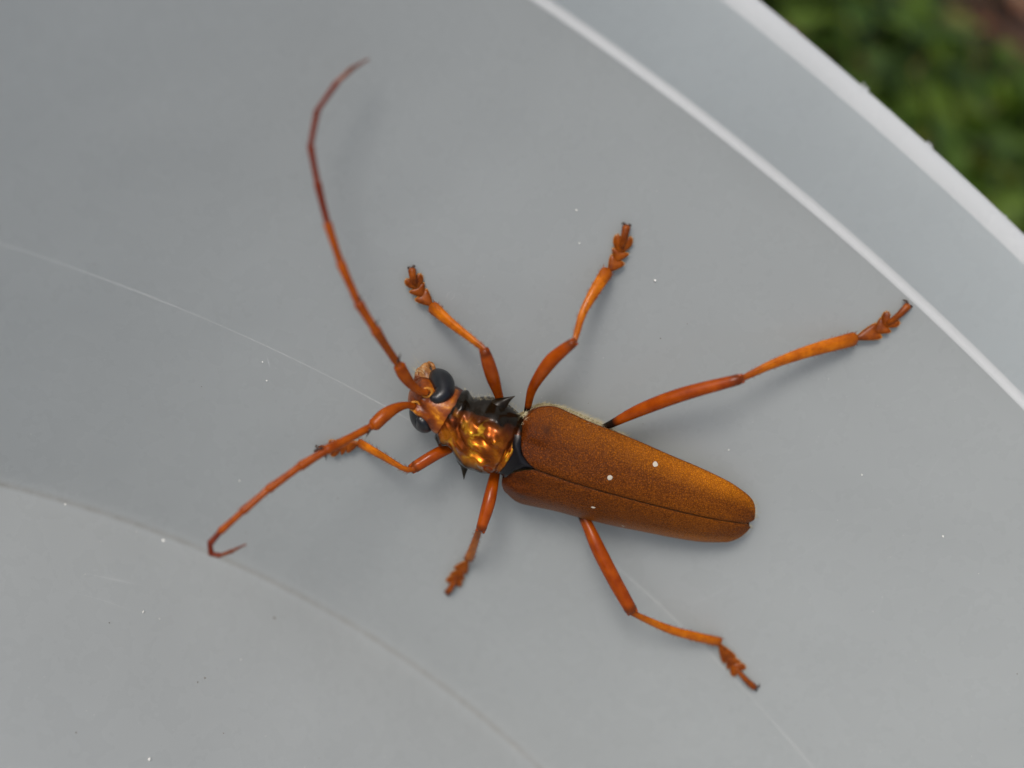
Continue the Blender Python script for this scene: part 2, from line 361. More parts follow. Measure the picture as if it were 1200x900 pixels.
# ------------------------------------------------------------------ the tub
R0, R1, Z1, RO, ZO = 145.65, 179.66, 74.75, 185.02, 85.99
SL = (R1 - R0) / Z1
def lathe(name, prof, m, parent, na=256, closed=True):
    V = []; Fc = []; n = len(prof)
    for k in range(na):
        a = 2 * math.pi * k / na; c, s = math.cos(a), math.sin(a)
        for r, z in prof: V.append((r * c, r * s, z))
    for k in range(na):
        k2 = (k + 1) % na
        for i in range(n if closed else n - 1):
            i2 = (i + 1) % n; Fc.append((k * n + i, k2 * n + i, k2 * n + i2, k * n + i2))
    o = new_obj(name, V, Fc, m, parent); o.data.set_sharp_from_angle(angle=math.radians(50)); return o
def build_tub():
    T = bpy.data.objects.new('plastic_tub', None); COL.objects.link(T); T.empty_display_size = .05
    tag(T, 'round milky white plastic tub the beetle clings inside of', 'tub')
    th = 1.5
    def wr(z): return R0 + SL * z
    inner = [(.2, 0), (40, 0), (90, 0), (130, 0), (140, 0), (143.5, 0), (144.6, .05), (145.3, .28), (145.8, .75), (146.3, 1.6)]
    inner += [(wr(z), z) for z in (4, 9, 15, 22, 28, 34, 42, 50, 58, 66, 71, 73.4)]
    inner += [(wr(73.4) + .22, 73.95)]
    outer = [(r + th, z) for r, z in reversed(inner[10:])]
    outer += [(146.4, -.6), (145.6, -1.3), (144, -1.5), (90, -1.5), (.2, -1.5)]
    lathe('basin', inner + outer, M_TUB, T)
    zb, rb = 73.95, wr(73.4) + .22
    # step in the wall where the basin widens below the rim
    step = [(rb, zb + .003), (rb + .05, zb + .22), (rb + .20, zb + .36), (rb + .48, zb + .44), (rb + .66, zb + .58), (rb + .76, zb + .95),
            (rb + .76 + th, zb + .95), (rb + .76 + th, zb + .4), (rb + th, zb + .003)]
    lathe('step_ledge', step, M_RIM_LIT, T)
    r2, z2 = rb + .76, zb + .95
    band = [(0, .003), (.50, 2.4), (1.08, 4.9), (1.65, 7.0), (2.15, 8.5), (2.62, 9.5)]
    lathe('upper_band', [(r2 + r, z2 + z) for r, z in band] + [(r2 + th + r * .85, z2 + z - .15 * r) for r, z in reversed(band)], M_BAND_LIT, T)
    r3, z3 = r2 + 2.62, z2 + 9.5
    lip = [(r3, z3 + .003), (r3 + .28, z3 + .48), (r3 + .65, z3 + .92), (r3 + 1.1, z3 + 1.24), (RO - .6, ZO + .04), (RO - .25, ZO - .04), (RO, ZO - .4),
           (RO - .05, ZO - 1.0), (RO - .35, ZO - 1.2), (r3 + th + .2, z3 + .1), (r3 + th - .38, z3 - .39)]
    lathe('rim', lip, M_RIM_LIT, T)
    # fine moulding line round the wall
    zl = 29.0; V = []; Fc = []; na = 420
    for k in range(na):
        a = 2 * math.pi * k / na; z = zl + .35 * math.sin(a * 3 + .6) + .15 * math.sin(a * 11); w = .026 + .012 * math.sin(a * 17) * math.sin(a * 41 + 1); r = wr(z)
        for dz, dr in ((-w, -.0), (0, -.018), (w, -.0)): V.append(((r + SL * dz + dr - .012) * math.cos(a), (r + SL * dz + dr - .012) * math.sin(a), z + dz))
    for k in range(na):
        k2 = (k + 1) % na
        for i in range(2): Fc.append((k * 3 + i, k2 * 3 + i, k2 * 3 + i + 1, k * 3 + i + 1))
    new_obj('moulding_line', V, Fc, M_LINE, T)
    # frayed burrs on the outer edge of the rim
    for a, L_ in ((-.395, .75), (-.4465, .7), (-.4478, .45), (-.418, .25), (-.51, .3), (-.56, .25), (-.34, .3)):
        G = Geo()
        for _ in range(4):
            b = a + random.gauss(0, .0012)
            G.hair((RO * math.cos(b), RO * math.sin(b), ZO - .3), (math.cos(b) * L_ * .5 + random.gauss(0, .12), math.sin(b) * L_ * .5 + random.gauss(0, .12), L_ * random.uniform(.5, .9)), .2)
        G.build('burr', M_RIM_LIT, T)
    # scratches scored into the floor and wall
    m = plain('scuffed_plastic', (.63, .65, .65), .6)
    def scratch(pts, w):
        P = catmull(pts, 5); V = []; Fc = []
        for i, (a, z) in enumerate(P):
            r = wr(z) - .02; ww = w * .5 * (.3 + .7 * math.sin(math.pi * i / (len(P) - 1))); q = P[min(i + 1, len(P) - 1)] - P[max(i - 1, 0)]
            d = np.array((q[0] * r, q[1])); d /= np.linalg.norm(d) + 1e-9
            for s_ in (-1, 1):
                aa = a - s_ * d[1] * ww / r; zz = z + s_ * d[0] * ww; rr = wr(zz) - .02
                V.append((rr * math.cos(aa), rr * math.sin(aa), zz))
            if i: b = len(V) - 4; Fc.append((b, b + 1, b + 3, b + 2))
        new_obj('scratch', V, Fc, m, T)
    for pts, w in (([(-.18, 26.6), (-.1765, 27.2), (-.173, 27.8)], .05), ([(-.592, 33.5), (-.597, 44), (-.607, 56)], .018), ([(-.2655, 44.9), (-.2668, 44.4), (-.2655, 43.9)], .06),
                   ([(-.263, 44.9), (-.2618, 44.4), (-.263, 43.9)], .06), ([(-.57, 31), (-.578, 34), (-.583, 38)], .04), ([(-.72, 42), (-.718, 43), (-.717, 44)], .03), ([(-.61, 62), (-.606, 63.5), (-.604, 65)], .02)):
        scratch(pts, w)
    def fscratch(pts, w):
        P = catmull(pts, 5); V = []; Fc = []
        for i, (x, y) in enumerate(P):
            q = P[min(i + 1, len(P) - 1)] - P[max(i - 1, 0)]; q /= np.linalg.norm(q); ww = w * math.sin(math.pi * (i + .3) / (len(P) - .4))
            V += [(x - q[1] * ww, y + q[0] * ww, .02), (x + q[1] * ww, y - q[0] * ww, .02)]
            if i: b = len(V) - 4; Fc.append((b, b + 1, b + 3, b + 2))
        new_obj('scratch', V, Fc, m, T)
    fscratch([(136.2, -16.4), (136.1, -19.5), (136.0, -24.2)], .022); fscratch([(133.5, -14.5), (133.2, -19), (132.2, -24)], .014)
    # specks of dust and grit on wall and floor
    def specks(name, label, m, wallp, floorp):
        G = Geo()
        def blob(c, r):
            b0 = len(G.v); c = np.array(c)
            dirs = [(1, 0, 0), (-1, 0, 0), (0, 1, 0), (0, -1, 0), (0, 0, 1), (0, 0, -1)]
            for d in dirs: G.v.append(c + np.array(d) * r * random.uniform(.5, 1.3)); G.a.append(0)
            for i in (0, 1):
                for j in (2, 3):
                    for k in (4, 5): G.f.append((b0 + i, b0 + j, b0 + k))
        for a, z, r in wallp: rr = wr(z) - r * .4; blob((rr * math.cos(a), rr * math.sin(a), z), r)
        for x, y, r in floorp: blob((x, y, r * .4), r)
        tag(G.build(name, m, smooth=False), label, 'dust', kind='stuff')
    wp = [(-.3733, 58.56, .20), (-.3009, 59.7, .13), (-.316, 56.98, .13), (-.5791, 57.06, .14), (-.4991, 48.88, .13), (-.1727, 26.93, .10), (-.1826, 25.0, .16), (-.6505, 58.65, .16), (-.5987, 21.13, .1), (-.2047, 11.34, .16)]
    fp = [(144.6, -12.2, .30), (142.6, -24.9, .27), (138.7, -45.9, .26), (135.8, -53.3, .24), (129.0, -67.5, .28), (122.2, -78.3, .24), (132.6, -24.1, .2), (132.1, -26.2, .12), (115.2, -28.0, .24), (128.6, -37.2, .14)]
    for _ in range(260):
        wp.append((random.uniform(-1.0, .25), random.uniform(3, 72), random.uniform(.03, .075)))
    for _ in range(90):
        r = 144.8 * math.sqrt(random.uniform(.45, 1)); a = random.uniform(-.85, .1); fp.append((r * math.cos(a), r * math.sin(a), random.uniform(.03, .085)))
    for _ in range(60):
        a = random.uniform(-.85, .1); r = 145.0 + random.gauss(0, .15); fp.append((r * math.cos(a), r * math.sin(a), random.uniform(.05, .13)))
    specks('pale_dust', 'tiny pale dust specks scattered over the plastic wall and floor', plain('pale_dust', (.85, .84, .80), .7), wp, fp)
    wp = []; fp = [(134.9, -41.0, .16), (125.6, -33, .14), (130.5, -20.4, .10)]
    for _ in range(26): wp.append((random.uniform(-.9, .1), random.uniform(4, 60), random.uniform(.04, .11)))
    for _ in range(16):
        r = 144 * math.sqrt(random.uniform(.5, 1)); a = random.uniform(-.8, .1); fp.append((r * math.cos(a), r * math.sin(a), random.uniform(.05, .13)))
    specks('dark_grit', 'sparse tiny dark grit specks on the plastic wall and floor', plain('dark_grit', (.20, .17, .14), .8), wp, fp)
build_tub()

# ------------------------------------------------------------------ the beetle
# its own frame: origin on the wall under the body, x forward, y to its left, z away from the wall
BT = bpy.data.objects.new('longhorn_beetle', None); COL.objects.link(BT); BT.empty_display_size = .01
tag(BT, 'orange-brown longhorn beetle clinging to the inside of the white tub', 'beetle')
F_, L_, N_ = Vector((0.24661, 0.91938, -0.30646)), Vector((-0.49167, -0.15382, -0.85709)), Vector((-0.83513, 0.36204, 0.41410))
BM = Matrix((F_, L_, N_)).transposed().to_4x4(); BM.translation = Vector((149.323, -63.836, 36.803)) * MM
BT.matrix_world = BM


# joints of legs and antennae in the beetle's frame (mm): femur / tibia rows are x, y, z, radius;
# tarsus rows are the ends of its four joints, then the two claw tips
LEGS = {
 'RF': ([(8.83, -3.52, 3.2, 0.467), (10.17, -6.09, 4.6, 0.56), (11.39, -8.3, 5.8, 0.801), (12.4, -10.11, 6.6, 0.815), (13.39, -11.81, 7.2, 0.635)],
   [(13.57, -12.07, 7.19, 0.366), (15.32, -12.46, 6.38, 0.441), (17.91, -12.89, 4.97, 0.594), (20.68, -13.45, 3.22, 0.8)],
   [(20.91, -13.51, 2.85), (22.29, -14.19, 2.67), (23.11, -14.91, 2.72), (23.77, -15.83, 2.86), (24.29, -16.97, 2.9), (24.83, -16.8, 2.77), (24.02, -17.37, 2.67)]),
 'RM': ([(5.81, -3.29, 3.0, 0.469), (6.29, -5.57, 3.8, 0.437), (6.61, -8.79, 5.4, 0.603), (5.97, -12.72, 6.8, 0.834), (5.05, -14.92, 7.3, 0.728), (4.28, -16.26, 7.5, 0.579)],
   [(4.07, -16.48, 6.49, 0.34), (4.13, -19.23, 5.15, 0.462), (3.57, -21.69, 3.56, 0.66), (2.86, -23.76, 1.86, 0.787)],
   [(2.61, -23.82, 1.44), (2.15, -25.16, 1.04), (2.12, -26.22, 0.96), (2.29, -27.66, 1.0), (2.48, -29.27, 0.95), (3.13, -29.37, 0.79), (1.96, -29.44, 0.72)]),
 'RH': ([(-2.76, -4.93, 3.0, 0.416), (-3.75, -6.42, 3.8, 0.464), (-6.19, -10.18, 5.4, 0.78), (-9.85, -14.21, 6.6, 0.837), (-14.98, -18.29, 7.2, 0.654)],
   [(-15.68, -18.4, 6.36, 0.39), (-18.45, -20.65, 5.15, 0.563), (-22.28, -23.11, 3.61, 0.763), (-26.79, -25.59, 2.05, 0.891)],
   [(-27.06, -25.63, 1.77), (-28.9, -27.06, 1.47), (-29.61, -28.06, 1.4), (-29.97, -29.07, 1.4), (-31.0, -31.11, 1.32), (-30.29, -31.53, 1.04), (-31.56, -30.92, 1.17)]),
 'LF': ([(12.08, 1.97, 3.2, 0.581), (13.24, 2.38, 4.4, 0.707), (15.24, 3.63, 6.2, 0.751), (16.96, 5.38, 7.2, 0.724)],
   [(17.07, 5.46, 7.68, 0.361), (18.19, 6.04, 7.16, 0.362), (21.08, 6.43, 5.22, 0.499), (24.44, 6.96, 2.86, 0.615)],
   [(24.69, 7.19, 2.48), (25.96, 8.19, 2.19), (26.73, 8.74, 2.17), (27.62, 9.14, 2.27), (28.96, 9.59, 2.33), (29.66, 10.57, 2.19), (29.7, 9.4, 2.25)]),
 'LM': ([(7.37, 3.15, 3.2, 0.584), (7.32, 4.36, 4.4, 0.634), (7.02, 7.04, 6.8, 0.811), (6.91, 10.11, 8.2, 0.654)],
   [(7.06, 10.91, 7.64, 0.395), (6.84, 14.28, 5.42, 0.487), (6.58, 18.84, 2.2, 0.674)],
   [(6.59, 19.75, 1.3), (6.97, 21.67, 0.8), (7.14, 22.96, 0.7), (7.29, 24.11, 0.6), (7.62, 25.92, 0.5), (8.05, 26.01, 0.3), (7.23, 26.51, 0.31)]),
 'LH': ([(-3.17, 5.06, 3.2, 0.59), (-5.38, 6.78, 4.4, 0.696), (-7.88, 9.03, 6.2, 0.905), (-11.07, 11.94, 7.4, 0.907), (-14.31, 14.9, 8.0, 0.832)],
   [(-15.15, 15.45, 7.94, 0.431), (-20.23, 16.94, 6.6, 0.602), (-24.09, 17.58, 5.46, 0.692), (-27.81, 17.97, 4.36, 0.699)],
   [(-28.19, 18.52, 4.06), (-30.01, 20.0, 4.09), (-31.0, 20.69, 4.22), (-31.91, 21.2, 4.44), (-34.56, 22.53, 5.0), (-35.14, 21.88, 4.96), (-35.12, 22.96, 4.95)]),
}
ANTENNAE = {
 'RA': ([(18.39, -4.58, 7.2, 0.45), (19.19, -4.8, 7.8, 0.472), (20.35, -5.72, 8.6, 0.59), (21.36, -6.8, 9.2, 0.731), (22.08, -7.83, 9.6, 0.702)],
   [(22.06, -8.87, 11.49), (25.51, -12.62, 13.01), (27.92, -15.16, 13.57), (30.87, -18.77, 13.34), (33.21, -22.31, 13.04), (35.29, -26.04, 12.75), (36.93, -29.34, 12.36), (37.22, -32.84, 11.66), (36.15, -35.97, 10.69), (35.18, -37.62, 9.74), (34.01, -38.86, 8.72)],
   [(22.23, -9.2, 11.63), (22.21, -10.92, 12.42), (25.71, -12.92, 13.16), (25.34, -14.21, 13.78), (27.98, -15.49, 13.7), (27.7, -16.23, 14.1)]),
 'LA': ([(19.26, -2.31, 7.0, 0.403), (20.22, -2.41, 7.7, 0.451), (21.24, -2.01, 8.6, 0.647), (22.14, -1.24, 9.6, 0.817), (22.86, -0.1, 10.4, 0.79)],
   [(22.92, -0.74, 12.16), (26.86, 2.35, 15.01), (28.99, 4.34, 16.77), (31.4, 6.99, 19.07), (33.22, 9.58, 20.78), (34.81, 12.12, 21.95), (35.46, 13.55, 22.6), (35.06, 14.76, 22.66), (34.08, 14.68, 22.58), (32.9, 13.63, 22.53), (31.71, 12.41, 22.38)],
   [(23.03, -0.25, 11.96), (23.36, 1.6, 11.52), (26.93, 2.89, 14.79), (26.54, 4.66, 13.84), (27.3, 1.85, 15.51), (28.14, 2.56, 15.81)]),
}

def bsetae(G, P, n, length, r, lo=0., hi=1., spread=1.0):
    """short bristles standing off a limb"""
    P = np.array(P); 
    for _ in range(n):
        t = random.uniform(lo, hi) * (len(P) - 1.001); i = int(t); w = t - i; p = P[i] * (1 - w) + P[i + 1] * w
        ax = P[i + 1, :3] - P[i, :3]; ax /= np.linalg.norm(ax); d = rng.normal(size=3); d -= ax * (d @ ax); d /= np.linalg.norm(d)
        G.hair(p[:3] + d * p[3] * .8, (d * .8 + ax * .8) * length * random.uniform(.5, 1.2) * spread + d * p[3] * .2, r)

def body_loft(name, st, m, parent, org, yaw, seg=56, power=2.3, mod=None, attrname='side', n=6, attrf=None):
    """st rows: s, halfwidth, ztop, zbottom, along an axis at yaw from org"""
    S = catmull(st, n); c, s_ = math.cos(yaw), math.sin(yaw); V = []; A = []; Fc = []
    for s, hw, zt, zb in S:
        zc = zb + (zt - zb) * .48
        for k in range(seg):
            a = 2 * math.pi * k / seg; ca, sa = math.cos(a), math.sin(a)
            y = hw * math.copysign(abs(ca) ** (2 / power), ca); z = math.copysign(abs(sa) ** (2 / power), sa)
            z = zc + (zt - zc) * z if z > 0 else zc + (zc - zb) * z
            if mod: z, y = mod(s, y / hw, y, z, sa)
            V.append((org[0] + s * c - y * s_, org[1] + s * s_ + y * c, org[2] + z)); A.append((attrf(s, y / hw) if attrf else abs(y / hw)) if sa > 0 else 1.2)
    ns = len(S)
    for i in range(ns - 1):
        for k in range(seg):
            k2 = (k + 1) % seg; Fc.append((i * seg + k, (i + 1) * seg + k, (i + 1) * seg + k2, i * seg + k2))
    Fc.append(tuple(range(seg))); Fc.append(tuple((ns - 1) * seg + k for k in range(seg))[::-1])
    return new_obj(name, V, Fc, m, parent, True, {attrname: A})

# ---- underside: thorax and abdomen, fringed with pale down
belly = body_loft('abdomen', [(-24, .6, 4.6, 3.6), (-22.5, 2.2, 5.0, 2.6), (-18, 3.6, 5.6, 1.9), (-12, 4.5, 6.2, 1.4), (-6, 5.5, 6.4, 1.0), (-2, 6.05, 6.2, .8), (2, 6.45, 6.2, .8), (4.6, 6.1, 5.8, 1.0), (6.2, 4.6, 5.4, 1.3), (7.4, 3.4, 5.2, 1.8)], M_BELLY, BT, (0, 0, 0), 0)
G = Geo()
for _ in range(2200):
    x = random.uniform(-6.5, 6.6); hw = np.interp(x, [-12, -6, -2, 2, 4.6, 6.2, 7.4], [4.5, 5.4, 6.05, 6.45, 6.1, 4.9, 3.6]); sd = random.choice((-1, -1, -1, 1)); z = random.uniform(2.4, 5.0)
    G.hair((x, sd * hw * .97, z), (random.gauss(-.35, .25), sd * random.uniform(.2, .75), random.gauss(.1, .25)), .025)
o = G.build('down_fringe', M_HAIR, belly); tag(o, kind='stuff')

# ---- wing cases
OUT_X = [6.35, 6.28, 6.0, 5.1, 3.4, 1.2, -1.3, -4.6, -8.2, -12.2, -16.2, -19.8, -22.2, -23.5, -24.25, -24.7, -24.85]
OUT_Y = [3.9, 4.5, 5.2, 6.25, 6.95, 6.80, 6.50, 6.32, 6.03, 5.57, 5.13, 4.55, 3.8, 3.15, 2.25, 1.2, .75]
TOP_X = [7, 5.5, 3.6, -.7, -4.9, -9.9, -15.6, -19.9, -23.3, -25]; TOP_Z = [7.9, 8.15, 8.45, 8.75, 8.65, 8.1, 7.35, 6.45, 5.3, 4.9]
_OC = catmull(list(zip(OUT_X, OUT_Y)), 10)
def out_y(x): return float(np.interp(-x, -_OC[:, 0], _OC[:, 1]))
def elytron(sign, label):
    nx, nu = 90, 26; V = []; A = []; Tp = []; Fc = []; rows = []
    xs = [-9.25 + 15.6 * math.cos(math.pi * i / nx) for i in range(nx + 1)]   # 6.35 .. -24.85
    for x in xs:
        ou = out_y(x)
        inn = .035
        if x > 3.3: inn = float(np.interp(x, [3.3, 4.4, 5.3, 5.9, 6.35], [.03, .55, 1.25, 2.2, 3.75]))
        if x < -24.2: inn = float(np.interp(-x, [24.2, 24.85], [.035, .55]))
        ou = max(ou, inn + .06); zt = float(np.interp(-x, [-v for v in TOP_X], TOP_Z)); ze = float(np.interp(x, [-25, -18, -10, 6.4], [4.35, 4.7, 5.0, 4.9]))
        hwref = max(ou, float(np.interp(x, [-25, -23, 5, 6.4], [2.6, 3.6, 6.3, 6.2])))
        tp = (6.35 - x) / 31.2
        for j in range(nu + 1):
            u = j / nu; u = 1 - (1 - u) ** 1.35; y = inn + (ou - inn) * u; q = y / hwref
            z = ze + (zt - ze) * (1 - abs(q) ** 2.5)
            z += .22 * math.exp(-((x - 4.4) / 1.1) ** 2 - ((y - 4.3) / 1.0) ** 2)           # shoulder knob
            z -= .30 * math.exp(-((x - 4.2) / 1.6) ** 2 - ((y - 2.6) / .8) ** 2)           # hollow beside it
            z -= .10 * math.exp(-(y / .22) ** 2)                                          # suture groove
            z += .05 * math.sin(y * 1.9 + .5) * (1 - tp)
            if x > 5.2: z -= 1.1 * ((x - 5.2) / 1.15) ** 2
            if x < -22.5: z -= .55 * ((-22.5 - x) / 2.35) ** 2
            V.append((x, sign * y, z)); A.append(u); Tp.append(tp)
        # turned-under edge
        V.append((x, sign * (ou - .12), ze - .45 - (1.1 * ((x - 5.2) / 1.15) ** 2 if x > 5.2 else 0) - (.4 * ((-22.5 - x) / 2.35) ** 2 if x < -22.5 else 0))); A.append(1.0); Tp.append(tp)
        V.append((x, sign * max(inn, ou - .9), ze - 1.1 - (1.0 * ((x - 5.2) / 1.15) ** 2 if x > 5.2 else 0))); A.append(1.0); Tp.append(tp)
    m = nu + 3
    for i in range(nx):
        for j in range(m - 1):
            q = (i * m + j, (i + 1) * m + j, (i + 1) * m + j + 1, i * m + j + 1); Fc.append(q if sign > 0 else q[::-1])
    o = new_obj('elytron', V, Fc, M_ELY, BT, True, {'edge': A, 'tip': Tp, 'knob': [1.0 * math.exp(-((p[0] - 3.5) / .50) ** 2 - ((abs(p[1]) - 4.75) / .44) ** 2) for p in V]}); tag(o, label)
    return o, V, m, nx
eR, VR, mR, nxR = elytron(-1, 'upper brown wing case with two white flecks')
eL, VL, mL, _ = elytron(1, 'lower brown wing case with two faint flecks')
def surf_z(V, x, y):
    return min(V, key=lambda p: (p[0] - x) ** 2 + (p[1] - y) ** 2)
def smooth_z(V, x, y):
    A = np.array(V); d = (A[:, 0] - x) ** 2 + (A[:, 1] - y) ** 2; d = np.where(A[:, 2] > 4.7, d, 1e9); i = np.argsort(d)[:4]; w = 1 / (d[i] + 1e-4); return float((A[i, 2] * w).sum() / w.sum())
def fleck(par, V, x, y, rx, ry):
    G = Geo(); n = 9
    G.v.append((x, y, smooth_z(V, x, y) + .12)); G.a.append(0)
    for k in range(n):
        a = 6.283 * k / n; r = random.uniform(.75, 1.2); fx, fy = x + rx * r * math.cos(a), y + ry * r * math.sin(a); G.v.append((fx, fy, smooth_z(V, fx, fy) + .03)); G.a.append(0)
    G.f += [(0, 1 + k, 1 + (k + 1) % n) for k in range(n)]
    G.build('fleck', M_FLECK, par)
fleck(eR, VR, -10.24, -4.56, 0.38, 0.26)
fleck(eR, VR, -5.41, -1.98, 0.36, 0.26)
fleck(eL, VL, -4.90, 2.58, 0.30, 0.18)
fleck(eL, VL, -9.66, 4.94, 0.24, 0.16)

# hairs at the tip of the wing cases
for par, sg in ((eR, -1), (eL, 1)):
    G = Geo()
    for _ in range(45):
        y = random.uniform(.3, 3.0); x = float(np.interp(y, [.7, 1.2, 2.25, 3.15], [-24.8, -24.7, -24.2, -23.5])); G.hair((x, sg * y, 4.1), (-random.uniform(.3, .9), random.gauss(sg * .15, .2), random.gauss(0, .2)), .018)
    tag(G.build('tip_hairs', M_HAIR, par), kind='stuff')

# ---- scutellum
V = []; Fc = []
outl = [(6.2, -3.2), (7.0, -3.0), (7.0, 2.6), (6.2, 2.8), (5.6, 1.5), (4.5, .62), (3.6, .18), (3.25, 0), (3.6, -.18), (4.5, -.62), (5.6, -1.5)]
for x, y in outl: V.append((x, y, 7.4 + .12 * (6.6 - x)))
for x, y in outl: V.append((4.9 + (x - 4.9) * .86, y * .72, 8.05 + .08 * (6.6 - x)))
V.append((5.2, 0, 8.15)); n = len(outl)
for k in range(n): k2 = (k + 1) % n; Fc += [(k, k2, n + k2, n + k), (n + k, n + k2, 2 * n)]
o = new_obj('scutellum', V, Fc, M_SCUT, BT); tag(o, 'small glossy black triangle between the wing cases')

# ---- pronotum with its two thorns
def pmod(s, q, y, z, sa):
    if sa > 0:
        g = lambda a, b, w1, w2: math.exp(-((s - a) / w1) ** 2 - ((q - b) / w2) ** 2)
        z += .60 * g(5.9, .30, .8, .15) + .60 * g(5.9, -.30, .8, .15) + .55 * g(2.9, .36, .75, .15) + .55 * g(2.9, -.36, .75, .15)
        z += .45 * g(4.3, 0, 1.3, .10) - .45 * g(4.3, .20, 1.5, .07) - .45 * g(4.3, -.20, 1.5, .07) + .3 * g(1.6, .0, .5, .3)
        z += .40 * g(4.6, .74, .9, .13) + .85 * g(5.6, -.70, .55, .11) - .60 * g(4.3, -.58, .8, .10) + .5 * g(3.6, -.78, .8, .12)
        z -= .22 * math.exp(-((s - 7.5) / .30) ** 2) + .45 * math.exp(-((s - .85) / .28) ** 2)
        z += .10 * math.sin(s * 3.1 + q * 9) * math.sin(q * 13 + s)
    w = .55 * math.exp(-((s - 8.1) / .55) ** 2) - .30 * math.exp(-((s - 7.0) / .5) ** 2)
    return z, y * (1 + w / 4)
def pdark(s, q):   # where the shell is black: flanks, hind margin, front corners
    d = q * .88 if q > 0 else -q * .90
    d = max(d, .9 * math.exp(-((s + .1) / .5) ** 2), .8 * math.exp(-((s - 9.0) / .8) ** 2) * min(1, abs(q - .12) * 1.9 + .1))
    return d
PY = math.radians(-9); PO = (6.35, -.15, 0)
pron = body_loft('pronotum', [(-.05, 3.3, 7.4, 2.2), (.25, 3.75, 8.1, 1.9), (1.2, 4.1, 8.75, 1.6), (2.6, 4.5, 9.2, 1.4), (3.9, 4.65, 9.25, 1.3), (5.2, 4.4, 9.1, 1.3), (6.4, 3.75, 8.75, 1.5), (7.4, 3.4, 8.45, 1.7), (8.3, 3.35, 8.3, 1.9), (8.95, 3.25, 8.05, 2.2), (9.15, 3.0, 7.7, 2.5)], M_PRON, BT, PO, PY, seg=96, power=2.2, mod=pmod, n=9, attrf=pdark)
tag(pron, 'glossy amber and black shield behind the head with a thorn each side')
def ptrans(s, y, z): return (PO[0] + s * math.cos(PY) - y * math.sin(PY), PO[1] + s * math.sin(PY) + y * math.cos(PY), z)
for sg in (-1, 1):
    e = .45 if sg > 0 else 0; pts = [(4.1 + e, sg * 3.3, 5.3, 1.7), (3.95 + e, sg * 4.3, 5.25, 1.15), (3.65 + e, sg * 5.1, 5.2, .58), (3.3 + e, sg * (5.75 + e * .5), 5.25, .24), (2.95 + e, sg * (6.3 + e), 5.3, .04)]
    P = catmull([(*ptrans(*p[:3]), p[3]) for p in pts], 4); Geo().tube(P, 12, .8).build('thorn', M_SPINE, pron)
G = Geo()   # pale fringe along the shield's edges
for _ in range(260):
    s = random.uniform(.2, 8.6); hw = np.interp(s, [0, 1.2, 2.6, 3.9, 5.2, 6.4, 7.4, 8.3], [3.6, 4.1, 4.5, 4.65, 4.4, 3.75, 3.4, 3.4]); sg = random.choice((-1, -1, 1)); z = random.uniform(3.2, 5.2)
    p = ptrans(s, sg * hw * .99, z); G.hair(p, (random.gauss(0, .15), sg * random.uniform(.1, .4), random.gauss(0, .12)), .018)
for _ in range(240):   # pale tuft between shield and wing case
    p = ptrans(random.uniform(-.6, .7), -random.uniform(3.2, 4.6), random.uniform(3.4, 6.2)); G.hair(p, (random.gauss(-.3, .2), -random.uniform(.15, .6), random.gauss(.2, .2)), .025)
tag(G.build('down_fringe', M_HAIR, pron), kind='stuff')

# ---- head
HY = math.radians(-12); HO = (14.6, -1.85, 0)
def ht(s, y, z): return (HO[0] + s * math.cos(HY) - y * math.sin(HY), HO[1] + s * math.sin(HY) + y * math.cos(HY), z)
def hmod(s, q, y, z, sa):
    if sa > 0:
        z -= .45 * math.exp(-(q / .16) ** 2) * math.exp(-((s - 4.2) / 1.3) ** 2)
        for b in (.5, -.5): z += .40 * math.exp(-((s - 4.2) / .7) ** 2 - ((q - b) / .25) ** 2)
    return z, y
head = body_loft('head', [(-.9, 2.9, 7.5, 2.4), (-.2, 3.0, 7.75, 2.0), (.9, 3.0, 7.8, 1.7), (2.0, 2.7, 7.75, 1.5), (3.2, 2.3, 7.55, 1.3), (4.2, 2.1, 7.25, 1.2), (5.0, 1.9, 6.6, 1.3), (5.5, 1.5, 5.6, 1.6), (5.8, .9, 4.5, 2.2)], M_HEAD, BT, HO, HY, seg=64, power=2.3, mod=hmod, n=7, attrf=lambda s, q: math.exp(-((s + .2) / 1.3) ** 2) * (.6 + .5 * max(0, -q)))
tag(head, 'amber head with two black kidney-shaped eyes')
EYE = [(4.3, -1.7, 2.9, .55), (3.75, -2.45, 3.15, 1.15), (2.9, -2.75, 4.4, 1.35), (2.35, -2.42, 5.9, 1.15), (2.75, -1.85, 6.75, .85), (3.3, -1.6, 7.0, .5)]
for sg in (1, -1):
    P = catmull([(*ht(s, y * sg, z), r) for s, y, z, r in EYE], 6)
    o = Geo().tube(P, 20, 1.0, up=(math.sin(HY) * .0 + .9, -.4, .1)).build('eye', M_EYE, head)
# antennal sockets
for key in ('RA', 'LA'):
    c = np.array(ANTENNAE[key][0][0][:3]) + np.array((-.1, 0, -.1)); G = Geo(); ring = []
    for k in range(17):
        a = 2 * math.pi * k / 16; ring.append((*(c + np.array((.58 * math.cos(a), .58 * math.sin(a), .16 * math.cos(a)))), .16))
    G.tube(ring, 8, 1.0, caps=False); G.build('antenna_socket', M_SOCKET, head)
